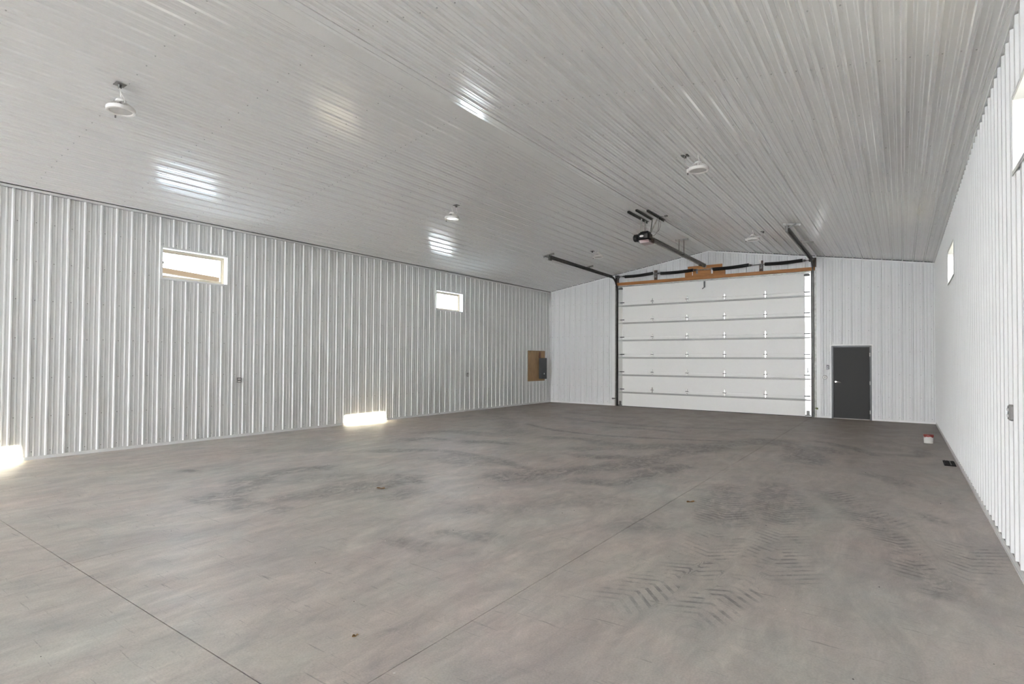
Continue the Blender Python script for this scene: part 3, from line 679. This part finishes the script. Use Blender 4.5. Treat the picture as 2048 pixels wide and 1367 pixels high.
MB().add([(OX - .10, -5.28, 4.555), (OX + .13, -5.28, 4.555), (OX + .15, -5.25, 4.49), (OX - .08, -5.27, 4.475), (OX - .10, -4.98, 4.555), (OX + .13, -4.98, 4.555), (OX + .15, -4.96, 4.49), (OX - .08, -4.96, 4.475)], [(0, 1, 2, 3), (4, 7, 6, 5), (0, 4, 5, 1), (3, 2, 6, 7), (0, 3, 7, 4), (1, 5, 6, 2)]).build('light_cover', M_pink, op, label='pinkish translucent light cover')
MB().box(OX + .10, -5.10, 4.50, OX + .17, -4.96, 4.60, .012).build('light_shade', M_rust, op)
# rail
mb = MB()
for z in (4.612, 4.715): mb.box(OX - .026, -4.99, z - .006, OX + .026, -.09, z + .006)
mb.box(OX - .022, -4.99, 4.62, OX - .016, -.09, 4.705).box(OX + .016, -4.99, 4.63, OX + .020, -.09, 4.655).box(OX + .016, -4.99, 4.675, OX + .020, -.09, 4.70)
mb.build('rail', M_galv, op)
MB().tube([(OX + .008, -4.95, 4.662), (OX + .008, -.16, 4.662)], .006, 6).build('chain', M_galvd, op)
MB().box(OX - .05, -.048, 4.60, OX + .05, -.055, 4.72).box(OX - .034, -.055, 4.63, OX - .028, -.12, 4.70).box(OX + .028, -.055, 4.63, OX + .034, -.12, 4.70).build('header_bracket', M_galv, op)
MB().lathe([(.045, -.012), (.045, .012)], (OX, -.13, 4.662), 16, 'x').build('sprocket', M_galvd, op)
MB().box(OX - .03, -.62, 4.59, OX + .03, -.45, 4.62, .004).build('trolley', M_plastic, op)
MB().box(OX - .022, -.055, 3.96, OX + .022, -.085, 4.16, .003).bar((OX, -.075, 3.965), (OX - .07, -.075, 3.915), .024, .014, (0, 1, 0)).build('arm_bracket', M_plastic, op)
cz2 = lambda x: zc(x) - .022
for x, ya, yb in ((5.70, -6.06, -4.80), (5.87, -5.99, -4.93), (6.12, -5.94, -4.78)):
    MB().angle((x - .02, ya, cz2(x) - .005), (x - .02, yb, cz2(x) - .005), .045, .005, (1, 0, 0), (0, 0, -1)).build('ceiling_angle', M_galvd, op)
for y in (-5.27, -5.02): MB().bar((5.715, y, cz2(5.7) - .02), (5.70, y, 4.76), .038, .005, (0, 1, 0)).build('hanger_strap', M_galv, op)
MB().bar((6.12, -5.22, cz2(6.12) - .02), (5.84, -5.02, 4.75), .034, .005, (0, 1, 0)).build('diagonal_brace', M_galv, op)
MB().bar((5.88, -4.98, cz2(5.88) - .02), (5.84, -5.0, 4.75), .03, .005, (0, 1, 0)).build('diagonal_brace', M_galvd, op)
MB().tube([(6.13, -5.18, 5.05), (6.09, -5.10, 4.95), (6.03, -4.99, 4.80), (5.93, -4.93, 4.72), (5.88, -4.92, 4.70)], .005, 6).tube([(6.13, -5.06, 5.05), (6.10, -5.02, 4.90), (6.03, -4.97, 4.78)], .004, 6).build('power_cord', M_galvd, op)
MB().angle((5.60, -2.40, cz2(5.6)), (5.97, -2.40, cz2(5.6)), .04, .004, (0, 0, -1), (0, -1, 0)).build('ceiling_angle', M_galv, op)
for x in (OX - .055, OX + .085):
    MB().bar((x, -2.41, cz2(5.7) - .02), (x, -2.41, 4.64), .032, .005, (1, 0, 0)).build('hanger_strap', M_galvd, op)
MB().box(OX - .06, -2.43, 4.625, OX + .09, -2.40, 4.645).build('rail_saddle', M_galvd, op)
# ------------------------------------------------------------------ walk door (door_2)
x0, x1, _, zt = WALK
d2 = thing('door_2', (9.737, 0, 0), 'plain black walk door with a lever handle right of the overhead door', 'door', None, 'structure')
MB().box(x0, 0, 0, x0 + .045, -.028, zt, .002).box(x1 - .045, 0, 0, x1, -.028, zt, .002).box(x0 + .045, 0, zt - .045, x1 - .045, -.028, zt, .002).build('door_frame', M_black, d2)
MB().box(x0 + .047, .004, .022, x1 - .047, -.006, zt - .047, .001).build('door_leaf', M_bdoor, d2)
MB().box(x0 + .045, .004, 0, x1 - .045, -.03, .02, .003).build('threshold', M_sill, d2, label='pale metal threshold')
mb = MB()
for bx in ((x0 - .032, 0, 0, x0, -.025, zt + .032), (x1, 0, 0, x1 + .032, -.025, zt + .032), (x0, 0, zt, x1, -.025, zt + .032)): mb.box(*bx)
mb.build('door_trim', M_trim, d2)
mb = MB().lathe([(.033, 0), (.033, -.01), (.026, -.016), (.012, -.018), (.012, -.055)], (9.365, -.006, 1.03), 20, 'y', smooth=False)
mb.tube([(9.365, -.058, 1.03), (9.42, -.06, 1.032), (9.47, -.058, 1.022), (9.488, -.052, 1.016)], [.011, .010, .009, .007], 8).build('lever_handle', M_nick, d2, label='satin nickel lever')
for z in (.22, 1.02, 1.80): MB().tube([(x1 - .045, -.012, z - .05), (x1 - .045, -.012, z + .05)], .008, 8).box(x1 - .046, -.006, z - .05, x1 - .030, -.029, z + .05).build('door_hinge', M_galv, d2)
# ------------------------------------------------------------------ wall devices
sw = thing('wall_control', (9.17, -.02, 1.44), 'black rectangular opener button plate beside the black door', 'wall switch')
MB().box(9.137, -.0, 1.383, 9.205, -.034, 1.50, .006).build('plate', M_plastic, sw)
MB().box(9.158, -.034, 1.40, 9.184, -.04, 1.43, .002).build('button', M_grey, sw)
MB().box(9.158, -.034, 1.45, 9.184, -.04, 1.478, .002).build('button', M_grey, sw)
th = thing('round_wall_cover', (9.10, -.02, 1.155), 'round white cover on the far wall below the black button plate', 'wall fixture')
MB().lathe([(.060, -.018), (.060, -.026), (.050, -.028)], (9.10, 0, 1.155), 24, 'y').build('base_ring', M_grey, th)
MB().lathe([(.052, -.020), (.052, -.042), (.044, -.050), (.030, -.053)], (9.10, 0, 1.155), 24, 'y').build('cover', M_white, th)
MB().lathe([(.012, 0), (.010, -.008)], (9.10, -.053, 1.155), 12, 'y').build('knob', M_grey, th)
def outlet(loc, ax, lab, w=.115, h=.105):
    o = thing('wall_outlet', loc, lab, 'outlet', 'wall outlets')
    x, y, z = loc; sg = 1 if ax > 0 else -1
    MB().box(x, y - w / 2, z - h / 2, x + sg * .040, y + w / 2, z + h / 2, .012).build('metal_box', M_grey, o)
    for dz in (.024, -.024):
        MB().box(x + sg * .040, y - .028, z + dz - .012, x + sg * .046, y + .028, z + dz + .012, .005).build('receptacle', M_white, o)
    return o
outlet((.004, -12.31, 1.14), 1, 'grey metal outlet box on the left wall below and right of the nearer window')
outlet((.004, -5.02, 1.12), 1, 'small grey outlet box on the left wall below the farther window', .10, .115)
outlet((W - .004, -12.43, 1.20), -1, 'grey outlet box on the right wall at the picture edge', .09, .125)
# photo eyes at the foot of the door tracks
for x, xe, lab, m in ((8.845, 8.93, 'brass and green photo sensor at the foot of the right door track', M_green), (2.70, 2.60, 'small grey photo sensor at the foot of the left door track', M_grey)):
    pe = thing('safety_sensor', (x, -.11, .26), lab, 'sensor', 'door safety sensors')
    MB().lathe([(.022, -.03), (.028, 0), (.022, .03)], ((x + xe) / 2 + .02 * (1 if xe > x else -1), -.13, .26), 12, 'x').build('sensor_body', m, pe)
    MB().box(min(x, xe), -.032, .245, max(x, xe), -.036, .275).box(min(x, xe) + .02, -.036, .25, min(x, xe) + .026, -.13, .27).build('sensor_bracket', M_galvd, pe)
# electrical panel on plywood
pb = thing('plywood_backboard', (0, -1.0, .83), 'tan plywood sheet let into the left wall near the far corner', 'plywood board')
MB().box(-.003, BOARD[0] + .003, BOARD[2] + .003, .010, BOARD[1] - .003, BOARD[3] - .003).build('plywood_sheet', M_ply, pb)
mb = MB()
for bx in ((0, BOARD[1] - .002, BOARD[2] - .02, .024, BOARD[1] + .022, BOARD[3] + .02), (0, BOARD[0] - .02, BOARD[3], .023, BOARD[1], BOARD[3] + .014)): mb.box(*bx)
mb.build('edge_trim', M_trim, pb)
ep = thing('electrical_panel', (.012, -.66, .92), 'dark grey electrical panel with a round pale disc on the plywood backboard', 'electrical panel')
MB().box(.0105, -.855, .905, .115, -.475, 1.66, .010).build('panel_box', M_panelbox, ep)
MB().box(.115, -.865, .895, .124, -.465, 1.67, .004).build('panel_cover', M_panelbox, ep)
MB().box(.124, -.79, .99, .129, -.54, 1.60, .003).build('panel_door', M_panelbox, ep)
MB().lathe([(.030, 0), (.030, .006), (.022, .010)], (.129, -.665, 1.09), 18, 'x').build('round_disc', M_white, ep)
MB().tube([(.035, -.80, 1.66), (.035, -.81, 1.75), (.03, -.80, 1.84), (.012, -.80, 1.90)], .017, 8).tube([(.03, -.845, 1.66), (.028, -.865, 1.72), (.02, -.83, 1.80), (.012, -.82, 1.86)], .012, 6).build('feed_cable', M_copper, ep)
# ------------------------------------------------------------------ high bay lights
SRC = {}
def high_bay(hx_, hy, bx, by, label):
    zc_ = zc(hx_) - .018; L0 = Vector((hx_, hy, zc_))
    t = thing('high_bay_light', L0, label, 'ceiling light', 'round high bay lights')
    if not SRC:
        O = L0; f = lambda *a: (O.x + a[0], O.y + a[1], O.z + a[2])
        SRC['hook'] = MB().tube([f(0, 0, 0), f(0, 0, -.05), f(.012, 0, -.065), f(.012, 0, -.085), f(0, 0, -.095), f(0, 0, -.12)], .009, 6).build('hook', M_white, t)
        SRC['driver'] = MB().lathe([(.02, -.09), (.048, -.10), (.058, -.115), (.058, -.155), (.045, -.17)], O, 20).build('driver_cap', M_white, t)
        mb = MB()
        for k in range(28):
            a = 2 * math.pi * k / 28; c_, s_ = math.cos(a), math.sin(a); q = .0016
            pr = [(.045, -.16), (.06, -.135), (.135, -.185), (.140, -.212), (.045, -.212)]
            vs = [(O.x + r * c_ - sg * q * s_, O.y + r * s_ + sg * q * c_, O.z + h) for sg in (-1, 1) for r, h in pr]
            mb.add(vs, [(0, 1, 2, 3, 4), (9, 8, 7, 6, 5)] + [(i, (i + 1) % 5, (i + 1) % 5 + 5, i + 5) for i in range(5)])
        SRC['heat_sink'] = mb.build('heat_sink', M_white, t)
        SRC['rim'] = MB().lathe([(.118, -.205), (.150, -.205), (.152, -.215), (.150, -.245), (.140, -.250), (.120, -.246), (.118, -.236), (.118, -.205)], O, 36, cap=False).build('rim', M_white, t)
        SRC['lens'] = MB().lathe([(.119, -.226), (.112, -.236), (.112, -.237)], O, 32).build('lens', M_lens, t)
        SRC['sensor'] = MB().box(O.x - .175, O.y - .02, O.z - .245, O.x - .145, O.y + .02, O.z - .185, .006).build('sensor', M_white, t)
        SRC['tip'] = MB().lathe([(.009, -.275), (.009, -.245)], (O.x - .16, O.y, O.z), 8).build('sensor_tip', M_grey, t)
    else:
        for o_ in SRC.values(): copy_of(o_, o_.location.copy(), t)
    zb = zc(bx) - .018
    MB().box(bx - .055, by - .055, zb - .008, bx + .055, by + .055, zb, .003).build('cover_plate', M_galv if bx < 3.6 and by < -12 else M_galvd, t)
    MB().lathe([(.018, -.045), (.022, -.008)], (bx, by, zb), 10).build('cord_grip', M_galvd, t)
    A = Vector((bx, by, zb - .04)); B = L0 + Vector((-.09 if bx < hx_ + .01 else .09, 0, -.17)); mid = (A + B) / 2
    pts = []
    for i in range(13):
        u = i / 12; c1 = A + Vector((0, 0, -.09)); c2 = B + Vector((-.10 if bx < hx_ + .01 else .10, 0, .03))
        pts.append(A * (1 - u) ** 3 + c1 * 3 * u * (1 - u) ** 2 + c2 * 3 * u * u * (1 - u) + B * u ** 3)
    MB().tube(pts, .0055, 6).build('cord', M_white, t)
    return t
high_bay(3.40, -15.66, 3.53, -15.72, 'round white high bay light with a square ceiling plate, nearest to the viewer')
high_bay(3.36, -9.64, 3.49, -9.66, 'round white high bay light above the farther left window')
high_bay(8.39, -9.74, 8.19, -9.74, 'round white high bay light right of the ridge, seen above the opener')
high_bay(3.81, -3.75, 3.60, -3.70, 'small distant high bay light beside the left door track')
high_bay(7.95, -3.75, 8.16, -3.64, 'small distant high bay light between the opener and the right door track')
# small ceiling stub behind the opener
MB_ = thing('ceiling_receptacle', (6.33, -5.30, zc(6.33)), 'tiny dark receptacle on the ceiling right of the opener hangers', 'outlet')
MB().box(6.30, -5.33, zc(6.33) - .045, 6.37, -5.27, zc(6.33) - .02, .004).build('receptacle_body', M_galvd, MB_)
MB().tube([(6.30, -5.30, zc(6.33) - .03), (6.24, -5.30, zc(6.2) - .05), (6.15, -5.2, zc(6.1) - .04)], .004, 6).build('cord', M_galvd, MB_)
# ------------------------------------------------------------------ things on the floor
bk = thing('paint_pail', (11.30, -4.39, 0), 'small white pail with red paint round its top near the right wall', 'pail')
n = 32; cx, cy = 11.30, -4.39
MB().lathe([(.072, 0), (.074, .004), (.080, .155), (.083, .158), (.083, .168), (.078, .170)], (cx, cy, 0), n, smooth=True).build('pail_body', M_white, bk)
mb = MB(); top = []; low = []
for j in range(n):
    a = 2 * math.pi * j / n; d = .030 + .022 * abs(math.sin(a * 2.5 + .6)) + .010 * math.sin(a * 7)
    r0 = .0845; r1 = .0745 + (.0835 - .0745) * (1 - d / .17) + .003
    top.append((cx + r0 * math.cos(a), cy + r0 * math.sin(a), .170)); low.append((cx + r1 * math.cos(a), cy + r1 * math.sin(a), .170 - d))
ctr = [(cx + .060 * math.cos(2 * math.pi * j / n), cy + .060 * math.sin(2 * math.pi * j / n), .176) for j in range(n)]
mb.add(low + top + ctr, [(j, (j + 1) % n, n + (j + 1) % n, n + j) for j in range(n)] + [(n + j, n + (j + 1) % n, 2 * n + (j + 1) % n, 2 * n + j) for j in range(n)] + [tuple(range(2 * n, 3 * n))])
mb.build('red_drips', M_red, bk, label='red paint running over the rim')
fv = thing('floor_register', (11.475, -7.03, 0), 'black rectangular floor grille beside the foot of the right wall', 'floor grille')
MB().box(11.405, -7.29, 0, 11.55, -6.78, .012, .003).build('grille_frame', M_matte, fv)
for k in range(4): MB().box(11.42 + k * .032, -7.27, .012, 11.434 + k * .032, -6.80, .018).build('grille_bar', M_galvd if k == 2 else M_matte, fv)
def leaf(x, y, r, rot, lab):
    vs = []; nn = 10
    for i in range(nn):
        t = i / (nn - 1) * math.pi; vs.append((math.cos(t) * r, math.sin(t) * r * .45, .004 + .012 * abs(math.sin(t * 1.7 + rot))))
    for i in range(1, nn - 1):
        t = math.pi + i / (nn - 1) * math.pi; vs.append((math.cos(t) * r, math.sin(t) * r * .38, .004 + .010 * abs(math.cos(t * 1.3 + rot))))
    m_ = len(vs); vs.append((0, 0, .002)); vv = [(x + a * math.cos(rot) - b_ * math.sin(rot), y + a * math.sin(rot) + b_ * math.cos(rot), z) for a, b_, z in vs]
    t_ = thing('dry_leaf', (x, y, 0), lab, 'leaf', 'dry leaves on the floor')
    MB().add(vv, [(i, (i + 1) % m_, m_) for i in range(m_)]).build('blade', M_leaf, t_)
    MB().tube([(x + r * math.cos(rot) * .9, y + r * math.sin(rot) * .9, .006), (x + r * 1.6 * math.cos(rot + .2), y + r * 1.6 * math.sin(rot + .2), .004)], .0012, 5).build('stalk', M_leaf, t_)
leaf(5.71, -13.62, .055, .4, 'dry brown leaf on the floor left of the middle joint')
leaf(8.95, -11.95, .05, .9, 'dry brown leaf on the floor just right of the long joint')
leaf(8.35, -16.18, .018, 1.4, 'tiny tan leaf scrap on the floor near the viewer')
mb = MB()
for k in range(150):
    x = random.uniform(1.5, 11.3); y = random.uniform(-17.5, -2); r = random.uniform(.003, .007)
    mb.add([(x - r, y, 0.0005), (x + r, y - r * .5, 0.0005), (x + r * .3, y + r, .0005), (x, y, r * .8)], [(0, 1, 3), (1, 2, 3), (2, 0, 3)])
tag(mb.build('gravel_crumbs', mat('dark_crumb', (.05, .045, .04), .9)), 'dark grit scattered over the concrete floor', 'grit', None, 'stuff')
mb = MB()
for k in range(70):
    x = random.uniform(2, 11.3); y = random.uniform(-17.5, -4); r = random.uniform(.003, .009); rr_ = random.uniform(0, 3)
    c_, s_ = math.cos(rr_) * r, math.sin(rr_) * r
    mb.add([(x - c_, y - s_, .0005), (x + s_ * .6, y - c_ * .6, .0005), (x + c_, y + s_, .0005), (x - s_ * .6, y + c_ * .6, .0005), (x, y, .003)], [(0, 1, 4), (1, 2, 4), (2, 3, 4), (3, 0, 4)])
tag(mb.build('paint_flakes', M_white), 'pale flakes scattered over the concrete floor', 'flakes', None, 'stuff')
# ------------------------------------------------------------------ neighbouring building seen through the nearer left window
nb = thing('neighbouring_building', (-12.0, -7.7, 0), 'pale metal building outside with a brown gutter, seen through the nearer left window', 'building')
nb.rotation_euler = (0, 0, math.radians(17.3))
def nb_part(mb, name, m):
    me = bpy.data.meshes.new(name); me.from_pydata(mb.v, [], mb.f); me.update(); me.materials.append(m)
    o_ = bpy.data.objects.new(name, me); C.objects.link(o_); o_.parent = nb; return o_
nb_part(MB().box(-9, -16, -.05, -.3, 2.6, 4.82), 'wall', M_outer)
nb_part(MB().add([(0, -17, 4.92), (0, 3, 4.92), (-4.5, 3, 5.97), (-4.5, -17, 5.97), (-9.3, -17, 4.85), (-9.3, 3, 4.85), (0, -17, 4.84), (0, 3, 4.84), (-9.3, -17, 4.8), (-9.3, 3, 4.8)], [(0, 1, 2, 3), (3, 2, 5, 4), (0, 6, 7, 1), (6, 8, 9, 7), (4, 5, 9, 8)]), 'roof', M_outer)
nb_part(MB().box(0, -17, 4.76, .14, 3, 4.96), 'gutter', mat('brown_gutter', (.0045, .003, .0018), .8, spec=.05))
mb = MB()
for k in range(26): mb.box(-4.54, -16.8 + k * .75, 5.965, -4.46, -16.8 + k * .75 + .55, 6.10)
nb_part(mb, 'ridge_vent', mat('dark_vent', (.0012, .0012, .0012), .9, spec=.0))
